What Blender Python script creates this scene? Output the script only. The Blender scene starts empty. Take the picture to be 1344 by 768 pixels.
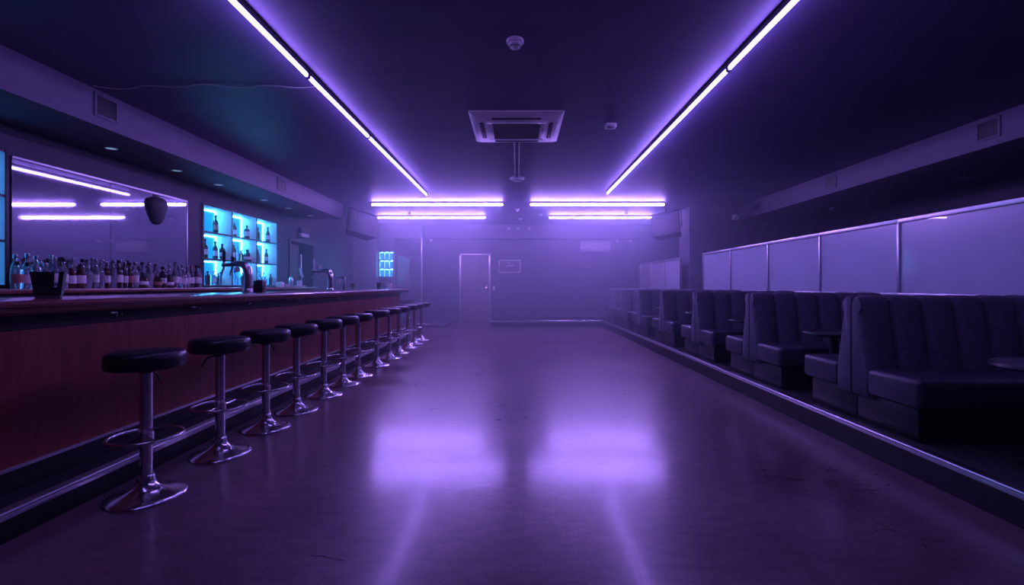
import bpy, bmesh, math, random
from mathutils import Vector, Matrix
random.seed(7)
C = bpy.context.scene
COL = C.collection
PI = math.pi
HC = 1.15            # lens height
CZ = 3.02            # ceiling height
F = 610.0            # focal length in pixels of the 1344 wide frame

# ------------------------------------------------------------------ mesh builder
class MB:
    def __init__(s): s.bm = bmesh.new(); s.round = False
    def _take(s, b, M=None):
        if M is not None: bmesh.ops.transform(b, matrix=M, verts=b.verts)
        me = bpy.data.meshes.new('t'); b.to_mesh(me); b.free()
        s.bm.from_mesh(me); bpy.data.meshes.remove(me)
        return s
    def box(s, lo, hi, bev=0, seg=2, M=None):
        b = bmesh.new(); bmesh.ops.create_cube(b, size=1)
        for v in b.verts:
            v.co = Vector([lo[i] + (v.co[i] + .5) * (hi[i] - lo[i]) for i in range(3)])
        if bev: bmesh.ops.bevel(b, geom=b.edges[:], offset=bev, segments=seg, profile=.5, affect='EDGES', clamp_overlap=True)
        return s._take(b, M)
    def lathe(s, prof, o=(0, 0, 0), seg=32, M=None):
        s.round = True; b = bmesh.new(); rings = []
        for r, z in prof:
            if r < 1e-6: rings.append([b.verts.new((0, 0, z))])
            else: rings.append([b.verts.new((r * math.cos(2 * PI * k / seg), r * math.sin(2 * PI * k / seg), z)) for k in range(seg)])
        for a, c in zip(rings, rings[1:]):
            for k in range(seg):
                k2 = (k + 1) % seg
                if len(a) == 1 and len(c) == 1: continue
                if len(a) == 1: b.faces.new((a[0], c[k2], c[k]))
                elif len(c) == 1: b.faces.new((a[k], a[k2], c[0]))
                else: b.faces.new((a[k], a[k2], c[k2], c[k]))
        for rg, end in ((rings[0], 0), (rings[-1], 1)):
            if len(rg) > 1: b.faces.new(rg if end else rg[::-1])
        bmesh.ops.recalc_face_normals(b, faces=b.faces)
        T = Matrix.Translation(o)
        return s._take(b, T @ M if M is not None else T)
    def tube(s, pts, r, seg=12, closed=False):
        s.round = True; b = bmesh.new(); P = [Vector(p) for p in pts]; n = len(P)
        R = r if isinstance(r, (list, tuple)) else [r] * n
        rings = []; up = None
        for i, p in enumerate(P):
            if closed: t = (P[(i + 1) % n] - P[i - 1])
            else: t = P[min(i + 1, n - 1)] - P[max(i - 1, 0)]
            t.normalize()
            if up is None:
                up = Vector((0, 0, 1)) if abs(t.z) < .9 else Vector((1, 0, 0))
            u = (up - t * up.dot(t)).normalized(); w = t.cross(u); up = u
            rings.append([b.verts.new(p + (u * math.cos(2 * PI * k / seg) + w * math.sin(2 * PI * k / seg)) * R[i]) for k in range(seg)])
        m = n if closed else n - 1
        for i in range(m):
            a, c = rings[i], rings[(i + 1) % n]
            for k in range(seg):
                b.faces.new((a[k], a[(k + 1) % seg], c[(k + 1) % seg], c[k]))
        if not closed:
            b.faces.new(rings[0][::-1]); b.faces.new(rings[-1])
        bmesh.ops.recalc_face_normals(b, faces=b.faces)
        return s._take(b)
    def prism(s, poly, lo, hi, axis='Y'):
        """poly: (x,z) for axis Y, (y,z) for axis X, (x,y) for axis Z"""
        b = bmesh.new()
        def P(a, c, t): return {'Y': (a, t, c), 'X': (t, a, c), 'Z': (a, c, t)}[axis]
        A = [b.verts.new(P(a, c, lo)) for a, c in poly]; B = [b.verts.new(P(a, c, hi)) for a, c in poly]
        n = len(poly)
        for k in range(n): b.faces.new((A[k], A[(k + 1) % n], B[(k + 1) % n], B[k]))
        b.faces.new(A[::-1]); b.faces.new(B)
        bmesh.ops.recalc_face_normals(b, faces=b.faces)
        return s._take(b)
    def loft(s, stations):
        b = bmesh.new(); rings = [[b.verts.new(p) for p in st] for st in stations]
        n = len(rings[0])
        for a, c in zip(rings, rings[1:]):
            for k in range(n): b.faces.new((a[k], a[(k + 1) % n], c[(k + 1) % n], c[k]))
        b.faces.new(rings[0][::-1]); b.faces.new(rings[-1])
        bmesh.ops.recalc_face_normals(b, faces=b.faces)
        return s._take(b)
    def halve(s):
        for v in s.bm.verts: v.co.x = max(v.co.x, 0)
        bmesh.ops.dissolve_degenerate(s.bm, dist=1e-5, edges=s.bm.edges[:])
        return s
    def mesh(s, name, m, ang=None):
        ang = ang or (42 if s.round else 25)
        me = bpy.data.meshes.new(name); s.bm.to_mesh(me); s.bm.free()
        me.materials.append(m)
        me.shade_smooth(); me.set_sharp_from_angle(angle=math.radians(ang))
        return me

def link(name, mb, m, parent=None, loc=(0, 0, 0), rot=(0, 0, 0), ang=None):
    o = bpy.data.objects.new(name, mb.mesh(name, m, ang)); COL.objects.link(o)
    o.location = loc; o.rotation_euler = rot
    if parent: o.parent = parent
    return o
def tag(o, label, cat, group=None):
    n = len(label.replace(',', ' ').split())
    if not 4 <= n <= 16: print('LABEL LENGTH', n, label)
    o['label'] = label; o['category'] = cat
    if group: o['group'] = group
    return o
def thing(name, label, cat, loc=(0, 0, 0), rot=(0, 0, 0), group=None):
    o = bpy.data.objects.new(name, None); COL.objects.link(o); o.empty_display_size = .1
    o.location = loc; o.rotation_euler = rot
    return tag(o, label, cat, group)
def solo(name, mb, m, label, cat, loc=(0, 0, 0), rot=(0, 0, 0), group=None):
    return tag(link(name, mb, m, None, loc, rot), label, cat, group)
def struct(name, mb, m, label, cat, parent=None):
    o = link(name, mb, m, parent)
    if parent is None:
        o['kind'] = 'structure'; tag(o, label, cat)
    return o
def dup(root, loc, label, rot=None, group=None):
    r = root.copy(); COL.objects.link(r); r.location = loc
    if rot is not None: r.rotation_euler = rot
    tag(r, label, root['category'], group or root.get('group'))
    for ch in list(root.children):
        c = ch.copy(); COL.objects.link(c); c.parent = r
        for g in list(ch.children):
            d = g.copy(); COL.objects.link(d); d.parent = c
    return r
ORD = ['zeroth', 'first', 'second', 'third', 'fourth', 'fifth', 'sixth', 'seventh', 'eighth', 'ninth', 'tenth', 'eleventh', 'twelfth', 'thirteenth',
       'fourteenth', 'fifteenth', 'sixteenth', 'seventeenth', 'eighteenth', 'nineteenth', 'twentieth', 'twenty-first', 'twenty-second', 'twenty-third',
       'twenty-fourth', 'twenty-fifth', 'twenty-sixth', 'twenty-seventh', 'twenty-eighth', 'twenty-ninth', 'thirtieth']
def circ(r, n=48, z=0, x=0, y=0):
    return [(x + r * math.cos(2 * PI * k / n), y + r * math.sin(2 * PI * k / n), z) for k in range(n)]

# ------------------------------------------------------------------ materials
def mat(name, base, rough=.5, metal=0, var=.15, scale=6, bump=0, bscale=60, stretch=(1, 1, 1), spec=.5, coat=0, rvar=0, sheen=0, emit=None, es=0, trans=0, ior=1.45, coatr=.1):
    m = bpy.data.materials.new(name); m.use_nodes = True
    nt = m.node_tree; N = nt.nodes; L = nt.links
    p = N['Principled BSDF']
    tc = N.new('ShaderNodeTexCoord'); mp = N.new('ShaderNodeMapping'); mp.inputs['Scale'].default_value = stretch
    L.new(tc.outputs['Object'], mp.inputs['Vector'])
    nz = N.new('ShaderNodeTexNoise'); nz.inputs['Scale'].default_value = scale; nz.inputs['Detail'].default_value = 6
    L.new(mp.outputs[0], nz.inputs['Vector'])
    r = N.new('ShaderNodeValToRGB')
    r.color_ramp.elements[0].position = .3; r.color_ramp.elements[1].position = .7
    r.color_ramp.elements[0].color = (*[c * (1 - var) for c in base], 1); r.color_ramp.elements[1].color = (*[min(1, c * (1 + var)) for c in base], 1)
    L.new(nz.outputs['Fac'], r.inputs[0]); L.new(r.outputs[0], p.inputs['Base Color'])
    p.inputs['Roughness'].default_value = rough; p.inputs['Metallic'].default_value = metal
    p.inputs['Specular IOR Level'].default_value = spec; p.inputs['IOR'].default_value = ior
    p.inputs['Coat Weight'].default_value = coat; p.inputs['Coat Roughness'].default_value = coatr
    p.inputs['Sheen Weight'].default_value = sheen
    p.inputs['Transmission Weight'].default_value = trans
    if rvar:
        mr = N.new('ShaderNodeMapRange'); mr.inputs['To Min'].default_value = max(0, rough - rvar); mr.inputs['To Max'].default_value = rough + rvar
        L.new(nz.outputs['Fac'], mr.inputs['Value']); L.new(mr.outputs[0], p.inputs['Roughness'])
    if bump:
        n2 = N.new('ShaderNodeTexNoise'); n2.inputs['Scale'].default_value = bscale; n2.inputs['Detail'].default_value = 4
        L.new(mp.outputs[0], n2.inputs['Vector'])
        bp = N.new('ShaderNodeBump'); bp.inputs['Strength'].default_value = bump; bp.inputs['Distance'].default_value = .01
        L.new(n2.outputs['Fac'], bp.inputs['Height']); L.new(bp.outputs[0], p.inputs['Normal'])
    if emit:
        p.inputs['Emission Color'].default_value = (*emit, 1); p.inputs['Emission Strength'].default_value = es
    return m

def floor_mat():
    m = bpy.data.materials.new('polished_concrete'); m.use_nodes = True
    nt = m.node_tree; N = nt.nodes; L = nt.links; p = N['Principled BSDF']
    tc = N.new('ShaderNodeTexCoord')
    def noise(sc, det=6, st=None, dist=0):
        n = N.new('ShaderNodeTexNoise'); n.inputs['Scale'].default_value = sc; n.inputs['Detail'].default_value = det; n.inputs['Distortion'].default_value = dist
        if st:
            mp = N.new('ShaderNodeMapping'); mp.inputs['Scale'].default_value = st; L.new(tc.outputs['Object'], mp.inputs[0]); L.new(mp.outputs[0], n.inputs['Vector'])
        else: L.new(tc.outputs['Object'], n.inputs['Vector'])
        return n
    a = noise(1.3, 8, None, .4); b = noise(9, 8, (1, 2.2, 1)); fine = noise(90, 3)
    mx = N.new('ShaderNodeMix'); mx.data_type = 'FLOAT'; mx.inputs[0].default_value = .45
    L.new(a.outputs[0], mx.inputs[2]); L.new(b.outputs[0], mx.inputs[3])
    r = N.new('ShaderNodeValToRGB'); e = r.color_ramp.elements
    e[0].position = .38; e[0].color = (.075, .046, .062, 1); e[1].position = .62; e[1].color = (.215, .145, .165, 1)
    fm = N.new('ShaderNodeMix'); fm.data_type = 'FLOAT'; fm.inputs[0].default_value = .3
    L.new(mx.outputs[0], fm.inputs[2]); L.new(fine.outputs[0], fm.inputs[3]); L.new(fm.outputs[0], r.inputs[0])
    # hairline scratches and cracks
    wv = N.new('ShaderNodeTexVoronoi'); wv.feature = 'DISTANCE_TO_EDGE'; wv.inputs['Scale'].default_value = 1.7
    ds = noise(2.2, 3); ad = N.new('ShaderNodeVectorMath'); ad.operation = 'ADD'
    sc = N.new('ShaderNodeVectorMath'); sc.operation = 'SCALE'; sc.inputs['Scale'].default_value = .35
    L.new(ds.outputs['Color'], sc.inputs[0]); L.new(tc.outputs['Object'], ad.inputs[0]); L.new(sc.outputs[0], ad.inputs[1]); L.new(ad.outputs[0], wv.inputs['Vector'])
    lt = N.new('ShaderNodeMath'); lt.operation = 'LESS_THAN'; lt.inputs[1].default_value = .0028; L.new(wv.outputs['Distance'], lt.inputs[0])
    msk = noise(1.9, 2); g = N.new('ShaderNodeMath'); g.operation = 'GREATER_THAN'; g.inputs[1].default_value = .635; L.new(msk.outputs[0], g.inputs[0])
    cr = N.new('ShaderNodeMath'); cr.operation = 'MULTIPLY'; L.new(lt.outputs[0], cr.inputs[0]); L.new(g.outputs[0], cr.inputs[1])
    dk = N.new('ShaderNodeMix'); dk.data_type = 'RGBA'; dk.inputs[7].default_value = (.03, .02, .025, 1)
    L.new(cr.outputs[0], dk.inputs[0]); L.new(r.outputs[0], dk.inputs[6]); L.new(dk.outputs[2], p.inputs['Base Color'])
    rr = N.new('ShaderNodeMapRange'); rr.inputs['From Min'].default_value = .3; rr.inputs['From Max'].default_value = .7
    rr.inputs['To Min'].default_value = .26; rr.inputs['To Max'].default_value = .38
    L.new(mx.outputs[0], rr.inputs[0])
    rc = N.new('ShaderNodeMath'); rc.operation = 'ADD'; L.new(rr.outputs[0], rc.inputs[0])
    rs = N.new('ShaderNodeMath'); rs.operation = 'MULTIPLY'; rs.inputs[1].default_value = .4; L.new(cr.outputs[0], rs.inputs[0]); L.new(rs.outputs[0], rc.inputs[1])
    L.new(rc.outputs[0], p.inputs['Roughness'])
    p.inputs['Specular IOR Level'].default_value = .5; 
    sx = N.new('ShaderNodeSeparateXYZ'); L.new(tc.outputs['Object'], sx.inputs[0])
    ab = N.new('ShaderNodeMath'); ab.operation = 'ABSOLUTE'; L.new(sx.outputs['X'], ab.inputs[0])
    cw = N.new('ShaderNodeMapRange'); cw.interpolation_type = 'SMOOTHSTEP'   # coat weight fades towards the edges to cut the nosing reflection there
    cw.inputs['From Min'].default_value = 1.5; cw.inputs['From Max'].default_value = 2.15; cw.inputs['To Min'].default_value = .46; cw.inputs['To Max'].default_value = .04
    L.new(ab.outputs[0], cw.inputs['Value']); L.new(cw.outputs[0], p.inputs['Coat Weight'])
    p.inputs['Coat Roughness'].default_value = .14
    bp = N.new('ShaderNodeBump'); bp.inputs['Strength'].default_value = .085; bp.inputs['Distance'].default_value = .006
    b2 = N.new('ShaderNodeMix'); b2.data_type = 'FLOAT'; b2.inputs[0].default_value = .35
    L.new(b.outputs[0], b2.inputs[2]); L.new(fine.outputs[0], b2.inputs[3]); L.new(b2.outputs[0], bp.inputs['Height']); L.new(bp.outputs[0], p.inputs['Normal']); L.new(bp.outputs[0], p.inputs['Coat Normal'])
    return m

def mirror_mat():
    m = bpy.data.materials.new('smudged_mirror'); m.use_nodes = True
    nt = m.node_tree; N = nt.nodes; L = nt.links; p = N['Principled BSDF']
    tc = N.new('ShaderNodeTexCoord'); n = N.new('ShaderNodeTexNoise'); n.inputs['Scale'].default_value = 2.4; n.inputs['Detail'].default_value = 9; n.inputs['Roughness'].default_value = .65
    L.new(tc.outputs['Object'], n.inputs['Vector'])
    r = N.new('ShaderNodeMapRange'); r.inputs['From Min'].default_value = .45; r.inputs['From Max'].default_value = .8; r.inputs['To Min'].default_value = .92; r.inputs['To Max'].default_value = .72
    L.new(n.outputs[0], r.inputs[0]); L.new(r.outputs[0], p.inputs['Metallic'])
    p.inputs['Base Color'].default_value = (.30, .30, .36, 1); p.inputs['Roughness'].default_value = .035
    return m

def wood_mat(name, a, b, rough, stretch, coat):
    m = mat(name, a, rough, var=.1, coat=coat, coatr=.18)
    nt = m.node_tree; N = nt.nodes; L = nt.links; p = N['Principled BSDF']
    r = [n for n in N if n.bl_idname == 'ShaderNodeValToRGB'][0]
    r.color_ramp.elements[0].color = (*a, 1); r.color_ramp.elements[1].color = (*b, 1)
    mp = [n for n in N if n.bl_idname == 'ShaderNodeMapping'][0]; mp.inputs['Scale'].default_value = stretch
    nz = [n for n in N if n.bl_idname == 'ShaderNodeTexNoise'][0]; nz.inputs['Scale'].default_value = 3.2; nz.inputs['Distortion'].default_value = 1.1
    return m

PURPLE = (.36, .205, 1.0)
M = dict(
    floor=floor_mat(),
    ceil=mat('dark_ceiling_paint', (.118, .098, .205), .5, var=.10, scale=1.5, bump=.05, bscale=4, stretch=(.5, 2.2, 1)),
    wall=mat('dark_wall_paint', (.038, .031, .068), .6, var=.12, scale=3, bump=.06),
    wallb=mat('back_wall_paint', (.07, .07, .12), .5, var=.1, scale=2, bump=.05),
    soffit=mat('grey_soffit_paint', (.135, .124, .180), .65, var=.08, scale=4, bump=.04),
    platform=mat('black_carpet', (.02, .02, .026), .85, var=.3, scale=40, bump=.3, bscale=200),
    riser=mat('black_riser', (.012, .012, .016), .5, var=.3, scale=20),
    nosing=mat('brushed_aluminium', (.62, .62, .66), .28, metal=1, var=.08, scale=30, stretch=(1, 20, 1)),
    chrome=mat('chrome', (.80, .80, .84), .2, metal=1, var=.05, scale=20, rvar=.04),
    steel=mat('satin_steel', (.6, .6, .64), .3, metal=1, var=.06, scale=20),
    wood=wood_mat('red_mahogany_panel', (.19, .030, .024), (.34, .066, .046), .42, (6, 6, .5), .15),
    woodtop=wood_mat('varnished_mahogany', (.15, .035, .034), (.27, .075, .062), .28, (5, .5, 5), .6),
    vinyl=mat('black_vinyl', (.012, .012, .018), .34, var=.2, scale=25, bump=.08, bscale=160),
    fabric=mat('charcoal_velvet', (.095, .092, .130), .72, var=.22, scale=30, bump=.12, bscale=220, sheen=.05),
    leather=mat('charcoal_leather', (.045, .044, .068), .40, var=.2, scale=18, bump=.12, bscale=140),
    black=mat('black_plastic', (.015, .015, .02), .4, var=.2),
    graphite=mat('graphite_cabinet', (.075, .072, .09), .6, var=.15, scale=60, bump=.1, bscale=200),
    white=mat('white_plastic', (.8, .78, .82), .4, var=.05),
    grille=mat('grey_grille', (.38, .36, .40), .6, var=.1, scale=80, bump=.4, bscale=160),
    frame=mat('pale_metal_frame', (.58, .56, .62), .35, metal=.7, var=.06),
    glassp=mat('satin_glass', (.46, .50, .60), .2, var=.05, scale=2, spec=.5, coat=1, coatr=.02),
    mirror=mirror_mat(),
    doorm=mat('painted_door', (.20, .19, .23), .5, var=.06),
    darkcab=mat('dark_cabinet', (.045, .035, .045), .45, var=.2, stretch=(4, .5, 4)),
    tube_near=mat('led_diffuser_dimmed', (.8, .8, .85), .4, var=.02, emit=PURPLE, es=42),
    tube=mat('led_diffuser', (.8, .8, .85), .4, var=.02, emit=PURPLE, es=58),
    tube_far=mat('led_diffuser_full', (.8, .8, .85), .4, var=.02, emit=PURPLE, es=175),
    house=mat('led_housing', (.12, .12, .15), .45, var=.1),
    led=mat('cyan_led', (.7, .8, .9), .4, var=.02, emit=(.06, .44, 1.0), es=125),
    led_soft=mat('cyan_led_dimmed', (.7, .8, .9), .4, var=.02, emit=(.05, .42, 1.0), es=18),
    backlit=mat('blue_backlight', (.01, .09, .28), .5, var=.05, emit=(.0, .26, .80), es=.95),
    cell=mat('white_shelf_board', (.85, .89, .9), .45, var=.04),
    spot=mat('downlight_lens', (.8, .85, .9), .4, var=.03, emit=(.35, .62, 1.0), es=.45),
    clear=mat('clear_glass', (.84, .86, .92), .06, trans=.8, var=.02),
    brown=mat('brown_glass', (.22, .075, .035), .06, trans=.75, var=.1),
    dark=mat('dark_bottle', (.035, .02, .025), .12, var=.2, coat=.6),
    blue=mat('pale_blue_glass', (.45, .62, .85), .05, trans=.8, var=.04),
    paper=mat('label_paper', (.85, .82, .82), .7, var=.12, scale=60),
    paperr=mat('label_paper_rust', (.42, .17, .15), .7, var=.2, scale=70),
    sign=mat('sign_board', (.10, .10, .13), .4, var=.1),
    dais=mat('dais_paint', (.09, .085, .11), .6, var=.15),
    redbin=mat('red_brown_plastic', (.19, .04, .045), .5, var=.12),
)

# ------------------------------------------------------------------ room shell
XL, XR, YB, Y0 = -4.8, 7.0, 14.6, -1.3
struct('floor', MB().box((XL - .5, Y0 - .1, -.1), (XR + .2, YB + .2, 0)), M['floor'], 'polished stained concrete floor with hairline scratches running through the room', 'floor')
struct('ceiling', MB().box((XL - .5, Y0 - .1, CZ), (XR + .2, YB + .2, CZ + .1)), M['ceil'], 'dark painted ceiling carrying the purple light strips', 'ceiling')
SU = (7.07, 9.27, 1.135, 2.41)     # main lit shelf opening: y0 y1 z0 z1
SL = (3.55, 4.365, 1.135, 2.42)
DO = (9.80, 10.90, 2.09)
w = MB(); T = XL - .35
def seg(y0, y1, z0=0, z1=CZ): w.box((T, y0, z0), (XL, y1, z1))
seg(Y0, SL[0]); seg(SL[0], SL[1], 0, SL[2]); seg(SL[0], SL[1], SL[3]); seg(SL[1], SU[0]); seg(SU[0], SU[1], 0, SU[2]); seg(SU[0], SU[1], SU[3]); seg(SU[1], DO[0])
seg(DO[0], DO[1], DO[2]); seg(DO[1], YB); w.box((T - .06, Y0, 0), (T, YB, CZ))
struct('wall_left', w, M['wall'], 'dark wall behind the bar with mirror, lit shelves and a doorway', 'wall')
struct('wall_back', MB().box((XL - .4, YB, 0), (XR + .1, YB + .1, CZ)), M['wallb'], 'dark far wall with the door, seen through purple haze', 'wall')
struct('wall_right', MB().box((XR, Y0, 0), (XR + .1, YB, CZ)), M['wall'], 'dark wall behind the booth screens', 'wall')
struct('wall_front', MB().box((XL - .4, Y0 - .1, 0), (XR + .1, Y0, CZ)), M['wall'], 'dark wall closing the room behind the viewpoint', 'wall')
struct('trim_1', MB().box((T, Y0, 2.675), (-4.0, 10.65, CZ), .004), M['soffit'], 'dropped grey soffit over the bar with downlights underneath', 'soffit')
struct('trim_2', MB().box((5.2, Y0, 2.68), (XR, 10.93, CZ), .004), M['soffit'], 'dropped grey soffit above the booths with square vents', 'soffit')
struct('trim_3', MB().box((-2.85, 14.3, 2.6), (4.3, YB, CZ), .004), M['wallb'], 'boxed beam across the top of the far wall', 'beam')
struct('trim_4', MB().box((XL, 13.9, 0), (-2.87, YB, CZ), .004), M['soffit'], 'boxed-out wall corner beyond the bar that carries a mirror', 'wall')
struct('trim_5', MB().box((XL, 13.55, 0), (-4.12, 13.9, CZ), .004), M['soffit'], 'slim pilaster beside the far mirror at the end of the bar', 'pilaster')
struct('trim_6', MB().box((4.05, 10.93, 0), (XR, 11.65, CZ), .004), M['soffit'], 'square pillar between the two runs of booth screens', 'pillar')
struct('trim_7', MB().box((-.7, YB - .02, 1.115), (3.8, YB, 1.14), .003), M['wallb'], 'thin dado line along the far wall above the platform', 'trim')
# raised booth platform, L-shaped, with metal nosing
PZ = .17
pl = MB().prism([(2.39, Y0), (XR, Y0), (XR, YB), (-.746, YB), (-.746, 13.0), (2.39, 13.0)], 0, PZ, 'Z')
plat = struct('floor_platform', pl, M['platform'], 'raised black carpeted platform that carries the booths and turns along far wall', 'platform')
def nosing(mb, x, y0, y1, sx, z):   # along Y; sx = +1: the flange runs towards +X
    mb.prism([(x - sx * .004, z - .032), (x - sx * .009, z - .004), (x - sx * .004, z + .006), (x + sx * .05, z + .005), (x + sx * .05, z), (x, z), (x, z - .032)], y0, y1, 'Y')
    mb.tube([(x - sx * .003, y0, z), (x - sx * .003, y1, z)], .009, 8)
nz = MB(); nosing(nz, 2.39, Y0, 13.0, 1, PZ)
nz.prism([(13.0 - .004, PZ - .045), (13.0 - .009, PZ), (13.0 - .004, PZ + .006), (13.05, PZ + .005), (13.05, PZ), (13.0, PZ), (13.0, PZ - .045)], -.746, 2.39, 'X')
link('nosing', nz, M['nosing'], plat)
link('riser', MB().box((2.384, Y0, .002), (2.392, 12.995, PZ - .032)).box((-.746, 12.994, .002), (2.39, 13.002, PZ - .045)), M['riser'], plat)
dz = struct('floor_dais', MB().box((-2.86, 12.75, 0), (-1.95, YB, .09), .004), M['dais'], 'low step in front of the far mirror corner', 'step')
link('nosing', MB().box((-2.86, 12.735, .07), (-1.95, 12.77, .094), .003), M['nosing'], dz)
struct('wall_partition', MB().box((3.8, 2.0, PZ), (3.92, YB, 1.045), .004), M['darkcab'], 'dark dwarf wall behind the booths carrying the screens', 'partition')

# door in the far wall
d1 = struct('door_1', MB().box((-1.755, YB - .03, .005), (-.90, YB + .02, 2.09), .004), M['doorm'], 'plain grey door in the far wall', 'door')
link('door_frame', MB().box((-1.82, YB - .06, 0), (-1.76, YB, 2.15), .006).box((-.895, YB - .06, 0), (-.835, YB, 2.15), .006).box((-1.82, YB - .06, 2.095), (-.835, YB, 2.15), .006), M['frame'], d1)
link('handle', MB().tube([(-.955, YB - .03, 1.08), (-.955, YB - .08, 1.08), (-1.06, YB - .08, 1.08)], .012, 8).box((-.975, YB - .04, .98), (-.935, YB - .028, 1.16), .004), M['chrome'], d1)
# half open sliding door in the bar wall
d2 = struct('door_2', MB().box((XL - .10, DO[0] + .03, .01), (XL - .06, DO[0] + .56, 2.04), .004), M['darkcab'], 'grey service door standing half open behind the bar', 'door')
link('door_frame', MB().box((XL - .06, DO[0] - .05, 0), (XL + .025, DO[0] + .01, DO[2] + .05), .004).box((XL - .06, DO[1] - .01, 0), (XL + .025, DO[1] + .05, DO[2] + .05), .004).box((XL - .06, DO[0] - .05, DO[2]), (XL + .025, DO[1] + .05, DO[2] + .05), .004), M['darkcab'], d2)
link('edge_strip', MB().box((XL - .105, DO[0] + .55, .3), (XL - .02, DO[0] + .60, 1.85), .004), M['frame'], d2)

# ------------------------------------------------------------------ ceiling lights
def batten(label, p0, p1, group, m=None):
    x, y = (p0[0] + p1[0]) / 2, (p0[1] + p1[1]) / 2
    alongy = abs(p1[1] - p0[1]) > abs(p1[0] - p0[0])
    Ln = (abs(p1[1] - p0[1]) if alongy else abs(p1[0] - p0[0])) - .02
    t = thing('light_batten', label, 'ceiling light', (x, y, CZ), (0, 0, 0 if alongy else PI / 2), group)
    link('housing', MB().box((-.018, -Ln / 2, -.043), (.018, Ln / 2, 0), .003), M['house'], t)
    g = 1 if alongy else 1.35
    q = [(-.011 * g, -.042), (-.0125 * g, -.042 - .013 * g), (-.009 * g, -.042 - .025 * g), (0, -.042 - .03 * g), (.009 * g, -.042 - .025 * g), (.0125 * g, -.042 - .013 * g), (.011 * g, -.042)]
    link('diffuser', MB().prism(q, -Ln / 2 + .012, Ln / 2 - .012, 'Y'), m or M['tube'], t)
    for s in (-1, 1):
        link('end_cap', MB().box((-.019, s * Ln / 2 - .012, -.045 - .033 * g), (.019, s * Ln / 2 + .012, -.038), .004), M['house'], t)
    return t
G = 'purple light battens on the ceiling'
XA, XB = -1.815, 1.77
for (y0, y1, nm) in ((.62, 4.02, 'nearest'), (4.02, 5.66, 'short middle'), (5.66, 9.3, 'farthest')):
    batten('%s glowing purple batten of the long strip above the bar stools' % nm, (XA, y0), (XA, y1), G, M['tube_near'] if y0 < 4.5 else None)
for (y0, y1, nm) in ((.62, 3.89, 'nearer'), (3.89, 9.15, 'farther')):
    batten('%s glowing purple batten of the long strip on booth side of ceiling' % nm, (XB, y0), (XB, y1), G, M['tube_near'] if y0 < 3 else None)
for x0, x1, y, nm in ((-3.26, -.306, 10.36, 'near crosswise purple batten on the bar side'), (.27, 3.29, 10.36, 'near crosswise purple batten on the booth side'),
                      (-3.72, -.83, 12.34, 'farther crosswise purple batten on the bar side'), (.83, 3.60, 12.34, 'farther crosswise purple batten on the booth side')):
    batten(nm + ' of the ceiling', (x0, y), (x1, y), G, M['tube_far'])

# ------------------------------------------------------------------ ceiling cassette and fittings
t = thing('air_conditioner', 'white four-way ceiling cassette air conditioner with grey square grille', 'air conditioner', (-.01, 5.47, CZ))
H = .515; b = MB()
def ring(a, z0, z1, c):   # square ring from half-size a (outer) to c (inner)
    for s in (-1, 1):
        b.box((-a, s * c if s > 0 else -a, z0), (a, a if s > 0 else -c, z1), .004)
        b.box((s * c if s > 0 else -a, -c, z0), (a if s > 0 else -c, c, z1), .004)
b.loft([[(-H, -H, 0), (H, -H, 0), (H, H, 0), (-H, H, 0)], [(-H, -H, -.012), (H, -H, -.012), (H, H, -.012), (-H, H, -.012)], [(-H + .075, -H + .075, -.045), (H - .075, -H + .075, -.045), (H - .075, H - .075, -.045), (-H + .075, H - .075, -.045)]])
link('fascia', b, M['white'], t)
b = MB(); ring(.33, -.058, -.044, .27); link('grille_frame', b, M['white'], t)
b = MB().box((-.27, -.27, -.052), (.27, .27, -.044))
for k in range(15): b.box((-.268, -.262 + k * .0355, -.057), (.268, -.248 + k * .0355, -.05))
link('intake_grille', b, M['grille'], t)
for k in range(4):
    b = MB().box((-.27, -.415, -.049), (.27, -.365, -.0445), 0).box((-.262, -.398, -.054), (.262, -.384, -.048), .002)
    o = link('louvre', b, M['black'], t, (0, 0, 0), (0, 0, k * PI / 2))
solo('ceiling_conduit', MB().tube([(-.035, 6.0, CZ - .012), (-.035, 8.0, CZ - .012)], .011, 8).tube([(.02, 6.0, CZ - .012), (.02, 8.0, CZ - .012)], .011, 8), M['grille'], 'pair of thin conduits running along the ceiling behind the air conditioner', 'conduit')
def detector(loc, r, label, cat='smoke detector', nm='smoke_detector'):
    t = thing(nm, label, cat, loc)
    link('base_plate', MB().lathe([(r, 0), (r, -.018), (r * .93, -.026), (0, -.026)]), M['white'], t)
    link('sensor_head', MB().lathe([(r * .74, -.024), (r * .72, -.040), (r * .55, -.05), (r * .5, -.058), (r * .3, -.066), (0, -.068)]), M['white'], t)
    link('vent_ring', MB().tube(circ(r * .62, 32, -.05), .006, 8, True), M['grille'], t)
    return t
detector((-.017, 3.54, CZ), .066, 'round white smoke detector on the ceiling in front of the cassette')
detector((-.005, 8.06, CZ), .13, 'flat white detector at the end of the ceiling conduits')
t = thing('motion_sensor', 'small white box sensor on the ceiling right of the cassette', 'sensor', (1.075, 5.36, CZ))
link('housing', MB().box((-.065, -.05, -.055), (.065, .05, 0), .018, 3), M['white'], t)
link('lens', MB().box((-.045, -.052, -.058), (.045, .02, -.03), .01, 2), M['grille'], t)
def sprinkler(loc, label):
    t = thing('sprinkler_head', label, 'sprinkler', loc, group=None)
    link('rosette', MB().lathe([(.06, 0), (.058, -.01), (.02, -.018), (.018, -.05), (0, -.052)], seg=16), M['white'], t)
    link('deflector', MB().lathe([(.035, -.05), (.035, -.058), (0, -.058)], seg=12), M['chrome'], t)
sprinkler((0, 11.4, CZ), 'small pale sprinkler in the gap between the near crosswise battens')
sprinkler((.085, 12.96, CZ), 'small pale sprinkler beyond the gap between farther crosswise battens')
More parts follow.
